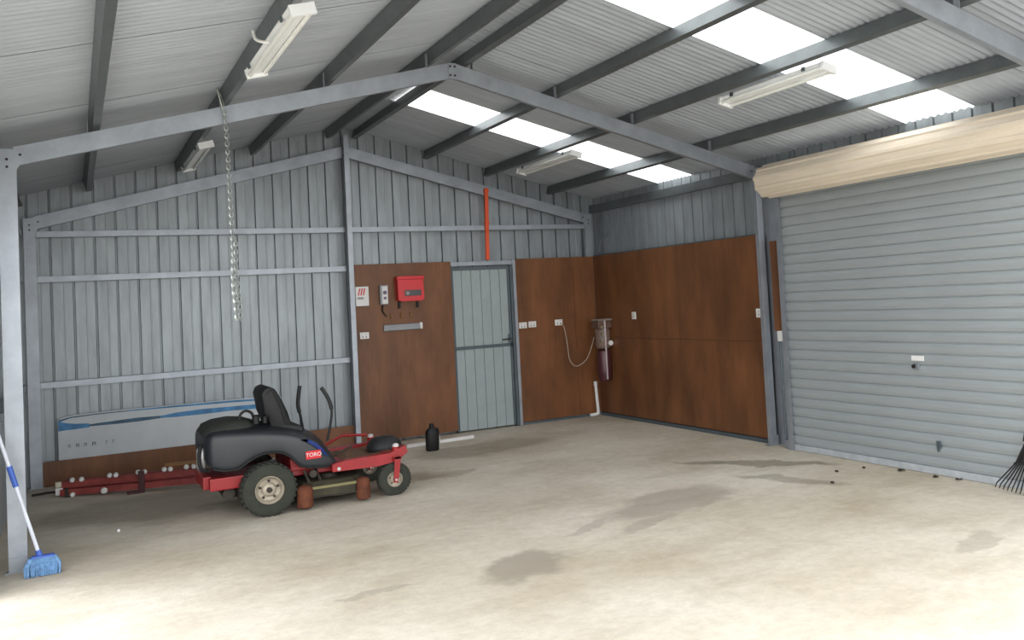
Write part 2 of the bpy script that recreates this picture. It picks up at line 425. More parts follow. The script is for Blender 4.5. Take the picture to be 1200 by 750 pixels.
# ------------------------------------------------------------ plywood lining (parts of the walls)
def ply(parent, x0, x1, y0, y1, z0, z1):
    bm = new(); box(bm, x0, x1, y0, y1, z0, z1, .0015); return obj('plywood_sheet', bm, PLY, parent)
ply(wall_back, 3.152, 4.318, -.012, 0, .035, 2.095)
ply(wall_back, 5.172, 5.978, -.012, 0, .035, 2.10)
ply(wall_back, 5.981, 6.29, -.013, -.001, .035, 2.10)
ply(wall_back, .055, 1.62, -.010, .002, .004, .25)
ply(wall_back, 1.624, 3.085, -.010, .002, .004, .25)
XP = 6.292
for a, b in ((-1.555, -.015), (-2.03, -1.558), (-3.635, -2.033)): ply(wall_right, XP-(.002 if a < -1.6 and a > -2.1 else 0), XP+.012, a, b, 1.025, 2.1)
for a, b in ((-.965, -.015), (-2.0, -.968), (-2.75, -2.003), (-3.635, -2.753)): ply(wall_right, XP, XP+.012, a, b, .05, 1.022)
ply(wall_right, XP, XP+.012, -4.0, -3.76, 1.13, 2.02)
bm = new(); box(bm, XP-.005, XR, -3.64, 0, .0, .04); obj('bottom_track', bm, DARKST, wall_right)
bm = new(); box(bm, 5.16, XP, .0, .1, .0, .03); obj('bottom_track', bm, DARKST, wall_back)
bm = new(); box(bm, XP-.0, XP+.03, -3.6, -.02, 2.102, 2.112); obj('top_batten', bm, DARKST, wall_right)

# ------------------------------------------------------------ back door
d1 = structure('door_1', 'grey ribbed steel door in the far wall'); d1.location = (4.73, 0, 0)
bm = new(); DX0, DX1, DZ = 4.335, 5.085, 2.01
n = 6; pw = (DX1-DX0)/n
pr = []
for k in range(n):
    u = DX0+k*pw; pr += [(u, 0), (u+pw*.88, 0), (u+pw*.91, .012), (u+pw*.97, .012)]
pr.append((DX1, 0))
strip(bm, pr, lambda p: Vector((p[0], .012+p[1], .02)), lambda p: Vector((p[0], .012+p[1], DZ)))
obj('leaf', bm, DOORM, d1)
bm = new(); box(bm, DX0, DX1, -.004, .012, 1.005, 1.045); obj('mid_rail', bm, DARKST, d1)
bm = new(); box(bm, DX0, DX1, -.004, .012, DZ-.03, DZ+.01); obj('top_rail', bm, DARKST, d1)
bm = new(); box(bm, DX1-.028, DX1, -.004, .012, .02, DZ-.03); obj('stile', bm, DARKST, d1)
bm = new(); box(bm, DX0, DX0+.012, -.004, .012, .02, DZ-.03); obj('stile', bm, DARKST, d1)
bm = new(); box(bm, 5.092, 5.125, -.012, .06, 0, 2.03); obj('frame_post', bm, DARKST, d1)
bm = new(); box(bm, 5.129, 5.168, -.022, .06, 0, 2.09); obj('frame_post', bm, STEEL, d1)
bm = new(); box(bm, 4.321, 5.128, -.015, .06, 2.035, 2.085); obj('frame_head', bm, STEEL, d1)
bm = new(); box(bm, 4.321, 4.332, -.01, .06, 0, 2.033); obj('frame_post', bm, DARKST, d1)
bm = new(); box(bm, 5.03, 5.06, -.018, -.004, 1.02, 1.16, .004); h = obj('lock_plate', bm, DARKST, d1)
bm = new(); tube(bm, [(5.045, -.015, 1.10), (5.045, -.055, 1.10), (5.03, -.06, 1.10), (4.93, -.06, 1.095)], .010, 8); obj('lever_handle', bm, GRIME, h)

# ------------------------------------------------------------ roller door
d2 = structure('door_2', 'closed grey steel roller door with its cream coil above'); d2.location = (6.2, -5.65, 0)
CX = 6.225; CY0, CY1 = -7.30, -4.03
PS = .0905; prs = [(0, .004), (.004, -.008), (.03, -.015), (.052, -.015), (.078, -.008), (.082, .004), (PS, .004)]
z = .06; k = 0
slat_me = None
while z < 2.42:
    if slat_me is None:
        bm = new(); strip(bm, prs, lambda p: Vector((CX+p[1], CY0, .06+p[0])), lambda p: Vector((CX+p[1], CY1, .06+p[0])))
        s0 = obj('curtain_slat', bm, CURT, d2); slat_me = s0.data
    else:
        o = bpy.data.objects.new('curtain_slat', slat_me); COL.objects.link(o); o.parent = d2; o.location = (0, 0, z-.06)
    z += PS
bm = new(); box(bm, CX-.022, CX+.012, CY0, CY1, .004, .06, .004); obj('bottom_rail', bm, mat('bottom_rail_pale', (178, 184, 190), .5, .3, .15, 9), d2)
# coil
bm = new(); R0 = .150; CC = (6.065, 2.575); m = 96; ring = []
for k in range(m):
    a = 2*pi*k/m; ph = (k % 10)/10
    rr = R0+(.012 if .35 < ph < .75 else 0)
    ring.append((CC[0]+rr*cos(a), CC[1]+rr*sin(a)))
prism(bm, ring, 'y', -7.12, -4.06)
obj('rolled_curtain', bm, COILM, d2, label='cream rolled-up curtain coil')
bm = new(); 
pts = []
for k in range(60):
    a = k*.55; r_ = .03+.115*k/60; pts.append((CC[0]+r_*cos(a), -4.052, CC[1]+r_*sin(a)))
tube(bm, pts, .004, 4); obj('coil_end_edge', bm, GRIME, d2)
for yy in (-4.045, -7.15):
    bm = new(); prism(bm, [(CC[0]-.03, CC[1]-.03), (CC[0]-.03, CC[1]+.03), (6.32, CC[1]+.06), (6.32, CC[1]-.06)], 'y', yy, yy+.006); lathe(bm, [(.018, -.03), (.018, .03)], (CC[0], yy, CC[1]), 'y', 10)
    obj('coil_bracket', bm, DARKST, d2)
bm = new(); box(bm, CX-.03, CX+.04, -4.045, -4.0, 0, 2.46); box(bm, CX-.035, CX-.031, -4.07, -4.0, 0, 2.46); obj('guide_track', bm, STEEL, d2)
bm = new(); box(bm, CX-.03, CX+.04, -7.33, -7.29, 0, 2.46); obj('guide_track', bm, STEEL, d2)
bm = new(); box(bm, CX-.02, CX-.012, -5.75, -5.62, .905, .945, .002); obj('lock_label', bm, WHITE, d2, label='white label plate above the lock')
bm = new(); box(bm, CX-.03, CX-.006, -5.70, -5.64, .83, .885, .004); lk = obj('lock_body', bm, mat('lock_grey', (140, 146, 152), .4, .5), d2)
bm = new(); lathe(bm, [(.016, -.045), (.016, -.028)], (CX, -5.655, .86), 'x', 12); obj('lock_knob', bm, BLACK, lk)
bm = new(); box(bm, CX-.028, CX-.008, -5.87, -5.83, .215, .275, .004); box(bm, CX-.034, CX-.028, -5.86, -5.84, .19, .25); obj('pull_handle', bm, DARKST, d2)

bm = new(); box(bm, 6.335, 6.345, -4.04, -3.66, 0, 2.46); obj('jamb_lining', bm, STEEL, wall_right)
# post, box and pipe between the plywood strip and the roller door
t = thing('door_jamb', 'blue-grey steel jamb channel left of the roller door', 'jamb', (6.3, -3.95, 0))
bm = new(); csec(bm, (6.31, -3.97, .0), (6.31, -3.97, 1.13), (0, 1, 0), (1, 0, 0), .07, .05); obj('channel', bm, DARKST, t)
bm = new(); tube(bm, [(6.27, -3.86, .0), (6.27, -3.86, 1.06)], .013, 10); obj('conduit', bm, DARKST, t)
bm = new(); box(bm, 6.22, 6.305, -3.985, -3.885, 1.035, 1.135, .006); tag(obj('junction_box', bm, WHITE, origin=(6.26, -3.93, 1.03)), 'pale box under the plywood strip beside the roller door', 'box')
bm = new(); box(bm, 6.22, 6.305, -3.97, -3.90, .0, .08, .004); tag(obj('metal_block', bm, STEEL, origin=(6.26, -3.93, 0)), 'small steel block on floor at foot of the roller door jamb', 'block')

# ------------------------------------------------------------ fluorescent lights
def light(x, y0, y1, label, dead=False):
    s = 1 if x <= MID else -1
    zc = zpb(x)-.03
    t = thing('fluorescent_light', label, 'light', (x, (y0+y1)/2, zc), 'white fluorescent battens on the purlins')
    zc = zpb(x)
    R = Matrix.Translation((x, 0, zc)) @ Matrix.Rotation(-TH*s, 4, 'Y') @ Matrix.Translation((-x, 0, -zc))
    bm = new(); prism(bm, [(x-.062, zc-.012), (x-.04, zc-.032), (x-.015, zc-.042), (x+.015, zc-.042), (x+.04, zc-.032), (x+.062, zc-.012), (x+.062, zc-.002), (x-.062, zc-.002)], 'y', y0+.01, y1-.01, R)
    obj('light_body', bm, WHITEST, t)
    for q in (-.047, .047):
        bm = new(); tube(bm, [R @ Vector((x+q, y0+.03, zc-.044)), R @ Vector((x+q, y1-.03, zc-.044))], .013, 10); obj('fluorescent_tube', bm, TUBE, t)
    for yy in (y0, y1-.03):
        bm = new(); box(bm, x-.066, x+.066, yy, yy+.03, zc-.062, zc-.001, 0, R); obj('end_cap', bm, WHITEST, t)
    for yy in (y0+.2, y1-.2):
        bm = new(); box(bm, x-.075, x-.0625, yy, yy+.03, zc-.03, zc-.001, 0, R); obj('mounting_bracket', bm, DARKST, t)
light(1.40, -6.18, -4.70, 'larger white fluorescent batten nearest the camera on the left roof slope')
light(1.42, -1.80, -.25, 'small far fluorescent batten on the left roof slope, near the gable wall')
light(5.0, -6.20, -4.92, 'bright fluorescent batten crossing the near skylight on the right roof slope')
light(5.0, -2.22, -.75, 'far fluorescent batten crossing the far skylight on the right roof slope')
bm = new(); tube(bm, smoothpath([(1.262, -5.55, 3.19), (1.27, -5.57, 3.14), (1.30, -5.60, 3.118), (1.333, -5.62, 3.115)]), .009, 6)
tag(obj('conduit_clip', bm, WHITE, origin=(1.34, -5.58, 3.12)), 'short white clip on the left purlin beside the large light', 'clip')

# ------------------------------------------------------------ chain
t = thing('hanging_chain', 'bright steel chain hanging from the left rafter of the middle frame', 'chain', (1.345, -BAY-.03, 3.22))
def link(bm, c, ax, L_=.038, Wd=.024, r=.0045):
    c = Vector(c); pts = []
    for k in range(10):
        a = 2*pi*k/10; pts.append((cos(a)*Wd/2, (sin(a)*L_/2)))
    n = len(pts); rings = []
    for k in range(n):
        u, v = pts[k]; a = 2*pi*k/n
        o_ = Vector((u, 0, v)) if ax == 0 else Vector((0, u, v)); dd = Vector((cos(a), 0, sin(a))) if ax == 0 else Vector((0, cos(a), sin(a)))
        tt = Vector((0, 1, 0)) if ax == 0 else Vector((1, 0, 0))
        rings.append([bm.verts.new(c+o_+r*(cos(q)*dd+sin(q)*tt)) for q in (0, 2*pi/3, 4*pi/3)])
    for k in range(n):
        A, B = rings[k], rings[(k+1) % n]
        for j in range(3): bm.faces.new((A[j], A[(j+1) % 3], B[(j+1) % 3], B[j]))
bm = new(); z = 3.08; k = 0
while z > 1.55:
    x = 1.343+.03*(3.2-z)/1.65
    link(bm, (x, -BAY-.03, z), k % 2)
    if z < 2.16: link(bm, (x+.016+.006*sin(z*9), -BAY-.04, z-.012), (k+1) % 2)
    if z < 1.98: link(bm, (x-.010+.005*sin(z*13), -BAY-.045, z+.006), k % 2)
    z -= .029; k += 1
o = obj('chain_links', bm, CHAINM, t); o['kind'] = 'stuff'
bm = new(); tube(bm, smoothpath([(1.335, -BAY-.03, 3.06), (1.325, -BAY-.02, 3.12), (1.30, -BAY-.008, 3.24), (1.30, -BAY+.03, 3.262), (1.34, -BAY+.06, 3.2), (1.35, -BAY+.03, 3.03), (1.34, -BAY-.025, 3.06)]), .004, 6)
obj('cord_loop', bm, mat('pale_cord', (196, 200, 190), .8), t)

# ------------------------------------------------------------ orange conduit
bm = new(); prism(bm, [(4.80-.022, -.004), (4.80+.022, -.004), (4.80+.022, -.034), (4.80-.022, -.034)], 'z', 2.10, 3.0)
box(bm, 4.77, 4.83, -.036, -.002, 2.95, 2.975); box(bm, 4.77, 4.83, -.036, -.002, 2.55, 2.575)
for v in bm.verts: v.co.x += (v.co.z-2.1)*.03
tag(obj('orange_conduit', bm, ORANGE, origin=(4.8, -.02, 2.1)), 'bright orange vertical conduit above the grey door', 'conduit')

# ------------------------------------------------------------ wall fittings on the left plywood
FY = -.012
t = thing('switch_box', 'cream box with red emblem near centre post on left plywood', 'box', (3.22, FY, 1.61))
bm = new(); box(bm, 3.145, 3.297, FY-.055, FY, 1.61, 1.838, .006); obj('case', bm, WHITE, t)
bm = new()
for q in (0, .028, .056): prism(bm, [(3.17+q, 1.735), (3.185+q, 1.735), (3.203+q, 1.815), (3.188+q, 1.815)], 'y', FY-.0575, FY-.0548)
obj('red_emblem', bm, BOXRED, t, label='three slanted red bars')
bm = new(); box(bm, 3.165, 3.235, FY-.0575, FY-.0548, 1.69, 1.715); obj('printed_patch', bm, mat('print_grey', (150, 150, 156)), t)
t = thing('battery_charger', 'narrow grey and white charger box between cream box and red box', 'charger', (3.475, FY, 1.6))
bm = new(); box(bm, 3.430, 3.525, FY-.05, FY, 1.615, 1.842, .006); obj('case', bm, mat('grey_case', (150, 152, 156), .5), t)
bm = new(); box(bm, 3.452, 3.518, FY-.054, FY-.05, 1.625, 1.83, .004); obj('face_panel', bm, WHITE, t)
bm = new(); lathe(bm, [(.024, -.0575), (.024, -.0535)], (3.485, FY, 1.755), 'y', 14); obj('dial', bm, mat('print_violet', (110, 100, 125)), t)
bm = new(); lathe(bm, [(.018, -.0575), (.018, -.0535)], (3.485, FY, 1.69), 'y', 14); obj('dial', bm, mat('print_violet', (110, 100, 125)), t)
bm = new(); tube(bm, smoothpath([(3.46, FY-.03, 1.615), (3.455, FY-.03, 1.54), (3.48, FY-.03, 1.50), (3.50, FY-.03, 1.47)]), .008, 6); obj('cord', bm, BLACK, t)
t = thing('red_control_box', 'bright red box with dark display on the left plywood', 'box', (3.775, FY, 1.6))
bm = new(); prism(bm, [(3.62, 1.93), (3.93, 1.93), (3.935, 1.66), (3.90, 1.64), (3.66, 1.64), (3.625, 1.66)], 'y', FY-.12, FY); obj('case', bm, BOXRED, t)
bm = new(); box(bm, 3.612, 3.942, FY-.135, FY, 1.895, 1.935, .006); obj('lid', bm, BOXRED, t)
bm = new(); box(bm, 3.70, 3.90, FY-.124, FY-.118, 1.70, 1.77, .003); p = obj('display', bm, mat('dark_display', (44, 44, 46), .25), t)
bm = new(); lathe(bm, [(.022, -.128), (.022, -.122)], (3.735, FY, 1.735), 'y', 14); obj('knob', bm, mat('grey_knob', (150, 140, 140)), p)
for q in (3.66, 3.88):
    bm = new(); box(bm, q-.012, q+.012, FY-.03, FY, 1.56, 1.64); obj('bracket', bm, BLACK, t)
for i, (q, lb) in enumerate(((3.555, 'left'), (3.675, 'middle'), (3.79, 'right'))):
    bm = new(); tube(bm, smoothpath([(q, FY, 1.50), (q, FY-.03, 1.495), (q+.002, FY-.035, 1.46), (q+.004, FY-.02, 1.445)]), .006, 6)
    tag(obj('wall_hook', bm, CAPM, origin=(q, FY, 1.47)), lb+'most of three small brass hooks above the steel rail', 'hook', 'brass hooks above the rail')
t = thing('tool_rail', 'short grey steel rail with white end cap on left plywood', 'rail', (3.69, FY, 1.34))
bm = new(); box(bm, 3.46, 3.90, FY-.035, FY, 1.30, 1.375, .008); obj('bar', bm, mat('rail_grey', (128, 130, 134), .4, .4), t)
bm = new(); box(bm, 3.895, 3.925, FY-.038, FY, 1.302, 1.38, .008); obj('end_cap', bm, WHITE, t, label='white end cap')
def socket(axis, c, label, w=.105, h=.075, switches=2):
    t = thing('wall_socket', label, 'socket', c, 'white switches and sockets')
    def B(u0, u1, d0, d1, z0, z1, bev=0):
        bm = new()
        if axis == 'y': box(bm, c[0]+u0, c[0]+u1, c[1]-d1, c[1]-d0, c[2]+z0, c[2]+z1, bev)
        else: box(bm, c[0]-d1, c[0]-d0, c[1]+u0, c[1]+u1, c[2]+z0, c[2]+z1, bev)
        return bm
    obj('plate', B(-w/2, w/2, 0, .014, -h/2, h/2, .003), WHITE, t)
    for k in range(switches):
        u = (k-(switches-1)/2)*.04; obj('switch', B(u-.007, u+.007, .013, .018, .005, .025), mat('switch_grey', (205, 200, 198), .4), t)
    for k in range(switches):
        u = (k-(switches-1)/2)*.04
        obj('slot', B(u-.006, u+.006, .0135, .0145, -.025, -.008), DARKGREY, t)
socket('y', (3.238, FY, 1.268), 'white socket below the cream box on the left plywood')
socket('y', (5.232, FY, 1.253), 'white socket right beside the door frame, left of a close pair')
socket('y', (5.362, FY, 1.258), 'white socket second from the door frame, right of a close pair')
socket('y', (5.735, FY, 1.258), 'white socket with the grey cord plugged in')
socket('x', (XP, -1.02, 1.305), 'square white switch on the side plywood near the corner canister', .085, .09, 1)
socket('x', (XP, -3.535, 1.31), 'square white switch on the side plywood by the steel column', .085, .09, 1)

# corner canister with cord and pipe
CXc = 6.190; CD = -.23
t = thing('wall_canister', 'maroon and grey wall-mounted canister unit in the plywood corner', 'appliance', (CXc, -.1+CD, .45))
bm = new(); lathe(bm, [(.02, .47), (.07, .475), (.085, .50), (.09, .60), (.09, .80), (.08, .86), (.05, .88)], (CXc+.01, -.115+CD, 0), 'z', 24); obj('canister', bm, MAROON, t, smooth=True)
bm = new(); lathe(bm, [(.05, .88), (.09, .90), (.10, .93), (.10, 1.12), (.085, 1.16), (.06, 1.17)], (CXc+.005, -.115+CD, 0), 'z', 20); obj('motor_housing', bm, GREYBR, t, smooth=True)
bm = new(); box(bm, CXc-.10, CXc+.095, -.21+CD, -.013+CD, 1.15, 1.25, .01); obj('top_cover', bm, mat('top_cover_brown', (96, 74, 64), .4, 0, .3, 20), t)
bm = new(); box(bm, CXc-.10, CXc+.10, -.22+CD, -.013+CD, 1.25, 1.275, .006); obj('top_plate', bm, mat('plate_grey', (140, 128, 122), .4, .2), t)
bm = new(); box(bm, CXc-.02, CXc-.002, -.225+CD, -.205+CD, .93, 1.25, .003); box(bm, CXc-.016, CXc-.004, -.224+CD, -.2+CD, .5, .93, .002); obj('strip_and_highlight', bm, mat('pinkish_white', (205, 190, 195), .4), t)  # white strip on top; lower bar is a modelled highlight down the canister
bm = new(); lathe(bm, [(.032, -.03), (.032, .0)], (CXc+.06, -.20+CD, .96), 'y', 14); obj('pressure_gauge', bm, WHITE, t, label='small round white gauge')
for q, zz in ((-.06, 1.17), (-.05, 1.08), (-.07, 1.0)):
    bm = new(); lathe(bm, [(.018, -.03), (.022, -.015), (.018, .01)], (CXc+q, -.205+CD, zz), 'y', 10); obj('valve_fitting', bm, mat('pale_fitting', (150, 142, 120), .4, .4), t)
bm = new(); tube(bm, smoothpath([(5.755, FY-.02, 1.25), (5.80, -.04, 1.18), (5.83, -.04, .98), (5.85, -.05, .77), (5.92, -.06, .68), (6.0, -.09, .70), (6.06, -.15, .78), (6.09, -.22, .92), (6.10, -.28, 1.04)], 8), .0065, 6)
tag(obj('power_cord', bm, mat('cord_beige', (176, 158, 142), .6), origin=(5.755, -.03, 1.25)), 'beige cord looping from the socket to the corner canister', 'cord')
bm = new(); tube(bm, smoothpath([(6.185, -.09, .455), (6.195, -.09, .25), (6.205, -.09, .08), (6.19, -.09, .032), (6.09, -.08, .026)], 6), .021, 12)
lathe(bm, [(.026, .40), (.026, .455)], (6.187, -.09, 0), 'z', 12)
tag(obj('white_pipe', bm, WHITE, origin=(6.14, -.07, .03), smooth=True), 'white plastic pipe with elbow below the corner canister', 'pipe')
bm = new(); tube(bm, smoothpath([(6.36, -.05, 2.55), (6.37, -.25, 2.52), (6.36, -.33, 2.45), (6.37, -.28, 2.36), (6.37, -.12, 2.30), (6.37, -.05, 2.15)], 6), .007, 6)
tag(obj('loose_cable', bm, STEEL, origin=(6.36, -.05, 2.3)), 'loose pale cable curling in the upper right corner above plywood', 'cable')

# ------------------------------------------------------------ board leaning behind the low plywood
def board_mat():
    m = mat('painted_board', (196, 202, 206), .55, 0, .06, 4)
    return m
t = thing('painted_board', 'long white board with blue stripes standing behind the low plywood strip', 'board', (1.2, .03, .0))
BX0, BX1 = .19, 2.30
bm = new(); prism(bm, [(BX0, .0), (BX0, .645), (BX0+.04, .668), (BX0+.15, .683), (BX0+.5, .688), (BX1-.3, .680), (BX1, .66), (BX1, .0)], 'y', .012, .03); obj('panel', bm, board_mat(), t)
BLUE = mat('stripe_blue', (70, 128, 176), .6, 0, .35, 10); BLUED = mat('stripe_blue_dark', (64, 96, 120), .6, 0, .3, 10)
def ribbon(pts, m, name):
    bm = new()
    up_ = [(x, z+h/2) for x, z, h in pts]; dn_ = [(x, z-h/2) for x, z, h in pts][::-1]
    top = [bm.verts.new((x, .0105, z)) for x, z, h in [(a, b+c/2, c) for a, b, c in pts]]; bot = [bm.verts.new((x, .0105, z)) for x, z, h in [(a, b-c/2, c) for a, b, c in pts]]
    for k in range(len(pts)-1): bm.faces.new((top[k], top[k+1], bot[k+1], bot[k]))
    r_ = bmesh.ops.extrude_face_region(bm, geom=bm.faces[:]); bmesh.ops.translate(bm, verts=[v for v in r_['geom'] if isinstance(v, bmesh.types.BMVert)], vec=(0, .0012, 0))
    return obj(name, bm, m, t)
ribbon([(.195, .635, .02), (.30, .662, .012), (.5, .670, .010), (.8, .672, .010)], BLUED, 'blue_stripe')
ribbon([(.8, .672, .010), (1.3, .668, .018), (1.8, .661, .022), (2.28, .645, .022)], BLUE, 'blue_stripe')
ribbon([(.192, .585, .10), (.26, .575, .07), (.34, .568, .055), (.46, .565, .04)], BLUE, 'blue_stripe')
ribbon([(.46, .565, .02), (.7, .568, .035), (.9, .572, .04), (1.1, .575, .025)], BLUED, 'blue_stripe')
ribbon([(1.1, .575, .022), (1.25, .580, .045), (1.5, .585, .055), (1.8, .585, .045), (2.28, .575, .05)], BLUE, 'blue_stripe')
PR = mat('faded_print', (120, 130, 145), .7)
for q, ww in ((.27, .022), (.34, .026), (.41, .024), (.48, .032), (.60, .014), (.66, .014)):
    bm = new()
    box(bm, q, q+.006, .0095, .0122, .36, .395); box(bm, q, q+ww, .0095, .0122, .385, .395)
    if ww > .02: box(bm, q+ww-.007, q+ww, .0095, .0122, .36, .385)
    if ww > .025: box(bm, q, q+ww, .0095, .0122, .371, .377)
    obj('printed_mark', bm, PR, t)

# ------------------------------------------------------------ bundle of red rails
t = thing('red_rail_bundle', 'bundle of faded red steel rails with white clamps along the far wall', 'rails', (.7, -.95, 0))
def rp(x, z, dy=0): return Vector((x, -.62-.5*x+dy, z))
for (z0, z1, dy, x0, x1) in ((.105, .150, .0, .20, 1.52), (.040, .075, -.045, .20, 1.52), (.11, .155, .07, .24, 1.52), (.045, .08, .055, .22, 1.52)):
    bm = new(); a, b = rp(x0, z0, dy), rp(x1, z1, dy); csec(bm, a, b, (0, 0, 1), (.45, .89, 0), .058, .035, .003, .003); obj('rail', bm, REDF, t)
for i, (x, z) in enumerate(((.30, .150), (.375, .150), (.60, .168), (.65, .168), (.83, .178), (.88, .178), (1.04, .188), (1.09, .188), (1.22, .196), (1.28, .197))):
    bm = new(); lathe(bm, [(.014, -.03), (.022, -.02), (.022, .02), (.014, .03)], rp(x, z), 'y', 10); obj('clamp', bm, WHITE, t, label='white round clamp')
bm = new(); box(bm, .165, .225, -.74, -.69, .02, .085, .006); obj('end_block', bm, WHITE, t, label='white end block')
bm = new(); box(bm, .165, .215, -.735, -.695, .09, .14, .006); obj('end_block', bm, mat('yellowed_plastic', (190, 184, 160)), t)
bm = new(); lathe(bm, [(.01, -.03), (.026, -.022), (.03, 0), (.022, .012)], rp(.55, .045, -.09), 'y', 12); obj('knob', bm, WHITE, t, label='round white knob')
bm = new(); lathe(bm, [(.018, -.02), (.024, 0), (.018, .02)], rp(.30, .024, -.06), 'y', 10); obj('knob', bm, WHITE, t)
c = rp(.85, 0, -.07)
bm = new(); box(bm, c.x-.025, c.x+.025, c.y-.03, c.y+.01, 0, .20, .004); box(bm, c.x-.12, c.x+.02, c.y-.04, c.y+.02, 0, .025, .004); obj('foot', bm, mat('dark_red_brown', (70, 34, 36), .7), t)
c = rp(.26, 0, .0)
bm = new(); box(bm, c.x-.02, c.x+.02, c.y-.05, c.y+.10, 0, .08, .004); obj('foot', bm, GRIME, t)
bm = new(); tube(bm, [(-.02, -.60, .03), (.10, -.66, .045), (.19, -.715, .05)], .012, 8); obj('hitch_rod', bm, GRIME, t)
bm = new(); a, b = rp(1.05, .215, .09), rp(1.5, .23, .09); csec(bm, a, b, (0, 0, 1), (.45, .89, 0), .03, .03, .003, .003); obj('rail', bm, mat('tan_bar', (150, 108, 72), .6, 0, .2), t, label='tan coloured bar on top')

# ------------------------------------------------------------ small floor things
t = thing('plastic_bottle', 'black plastic bottle with handle standing by the left plywood', 'bottle', (3.66, -1.03, 0))
bm = new(); 
sec = [(0, .062, .045), (.01, .070, .052), (.19, .070, .052), (.225, .058, .045), (.245, .032, .028), (.255, .024, .024)]
rings = []
for z0, hw, hd in sec:
    rings.append([bm.verts.new((3.655+hw*(abs(cos(a))**.7)*(1 if cos(a) > 0 else -1), -1.03+hd*(abs(sin(a))**.7)*(1 if sin(a) > 0 else -1), z0)) for a in [2*pi*(k+.5)/20 for k in range(20)]])
for A, B in zip(rings, rings[1:]):
    for k in range(20): bm.faces.new((A[k], A[(k+1) % 20], B[(k+1) % 20], B[k]))
bm.faces.new(rings[0]); bm.faces.new(rings[-1]); obj('body', bm, BLACK, t, smooth=True)
bm = new(); lathe(bm, [(.026, .253), (.026, .285), (.018, .292)], (3.655, -1.03, 0), 'z', 16); obj('cap', bm, BLACK, t)
bm = new(); tube(bm, smoothpath([(3.68, -1.03, .225), (3.715, -1.03, .235), (3.728, -1.03, .20), (3.722, -1.03, .15)]), .010, 8); obj('handle', bm, BLACK, t)
bm = new(); box(bm, 3.728, 3.7315, -1.065, -1.0, .05, .16); obj('label_sticker', bm, WHITE, t, label='pale sticker on the side')
bm = new()
a, b = Vector((3.50, -.62, .02)), Vector((4.31, -.56, .02)); csec(bm, a, b, (0, 0, 1), (-.07, 1, 0), .035, .03, .003, .003)
tag(obj('white_batten', bm, WHITE, origin=(3.85, -.6, 0)), 'long white batten lying on the floor behind the black bottle', 'batten')
for i, (x, y, r_) in enumerate(((6.13, -5.50, .05), (6.11, -5.86, .035), (6.15, -6.08, .03), (6.0, -5.2, .02), (5.42, -5.45, .025), (5.75, -5.15, .02))):
    bm = new()
    for k in range(7):
        a = random.uniform(0, 2*pi); q = random.uniform(0, r_); cx, cy = x+q*.5*cos(a), y+q*sin(a); s_ = r_*.5
        vs = [bm.verts.new((cx+s_*cos(a+j*1.3)*random.uniform(.5, 1), cy+s_*sin(a+j*1.3)*random.uniform(.5, 1), .004+.012*random.random())) for j in range(5)]
        vt = bm.verts.new((cx, cy, .022)); 
        for j in range(5): bm.faces.new((vs[j], vs[(j+1) % 5], vt))
    tag(obj('dead_leaf_clump', bm, LEAF, origin=(x, y, 0)), ['dark leaf clump, largest, at the foot of the roller door', 'dark leaf clump by the roller door, right of the largest', 'small leaf clump by the roller door nearest the rake', 'tiny leaf clump by the roller door, left of the largest', 'leaf crumbs farthest out on the floor before the roller door', 'leaf crumbs between outermost crumbs and the roller door'][i], 'debris', 'dead leaf clumps by the roller door')
bm = new(); bmesh.ops.create_icosphere(bm, subdivisions=1, radius=.014, matrix=Matrix.Translation((.60, -2.85, .012)))
tag(obj('white_pebble', bm, WHITE, origin=(.60, -2.85, 0)), 'tiny white pebble alone on the floor left of mower', 'pebble')

# ------------------------------------------------------------ broom
t = thing('broom', 'blue broom with white handle leaning against left column, bristles down', 'broom', (.14, -3.87, 0))
hb, ht = Vector((.125, -3.86, .115)), Vector((-.155, -3.87, 1.22))
bm = new(); tube(bm, [hb, ht], .0115, 10); obj('handle', bm, mat('white_handle', (205, 210, 222), .4), t)
bm = new(); a = hb.lerp(ht, .42); b = hb.lerp(ht, .54); tube(bm, [a, b], .017, 10); obj('grip', bm, BLUEP, t, label='blue grip sleeve')
bm = new(); tube(bm, [hb.lerp(ht, -.02), hb.lerp(ht, .04)], [.022, .015], 10); box(bm, .075, .205, -3.895, -3.835, .10, .125, .01); obj('broom_head', bm, BLUEP, t)
bm = new()
for i in range(26):
    for j in range(7):
        u, v = i/25-.5, j/6-.5
        x, y = .138+u*.14, -3.865+v*.055
        x1, y1 = .138+u*.185+random.uniform(-.006, .006), -3.868+v*.10+random.uniform(-.006, .006)
        tube(bm, [(x, y, .112), ((x+x1)/2+u*.03, (y+y1)/2, .06), (x1, y1, .004)], [.005, .0055, .0045], 4, cap=False)
o = obj('bristles', bm, BLUEB, t); o['kind'] = 'stuff'

# ------------------------------------------------------------ rake
t = thing('leaf_rake', 'black fan rake standing tines down against the roller door', 'rake', (6.12, -6.78, 0))
hub = Vector((6.10, -6.79, .42))
for k in range(17):
    u = (k-8)/8
    top = hub+Vector((0, u*.03, -.02)); mid_ = Vector((6.09, -6.79+u*.13, .22)); bot = Vector((6.05-.01*abs(u), -6.79+u*.27, .035+.03*abs(u)))
    bm = new(); tube(bm, [top, mid_, bot, bot+Vector((-.02, 0, -.028))], [.006, .006, .005, .004], 5); obj('tine', bm, BLACK, t)
bm = new(); prism(bm, [(-6.79-.035, .47), (-6.79+.035, .47), (-6.79+.06, .38), (-6.79-.06, .38)], 'x', 6.088, 6.112); obj('hub', bm, BLACK, t)
bm = new(); tube(bm, [(6.084, -6.79-.14, .215), (6.084, -6.79, .235), (6.084, -6.79+.14, .215)], .008, 5); obj('cross_brace', bm, BLACK, t)
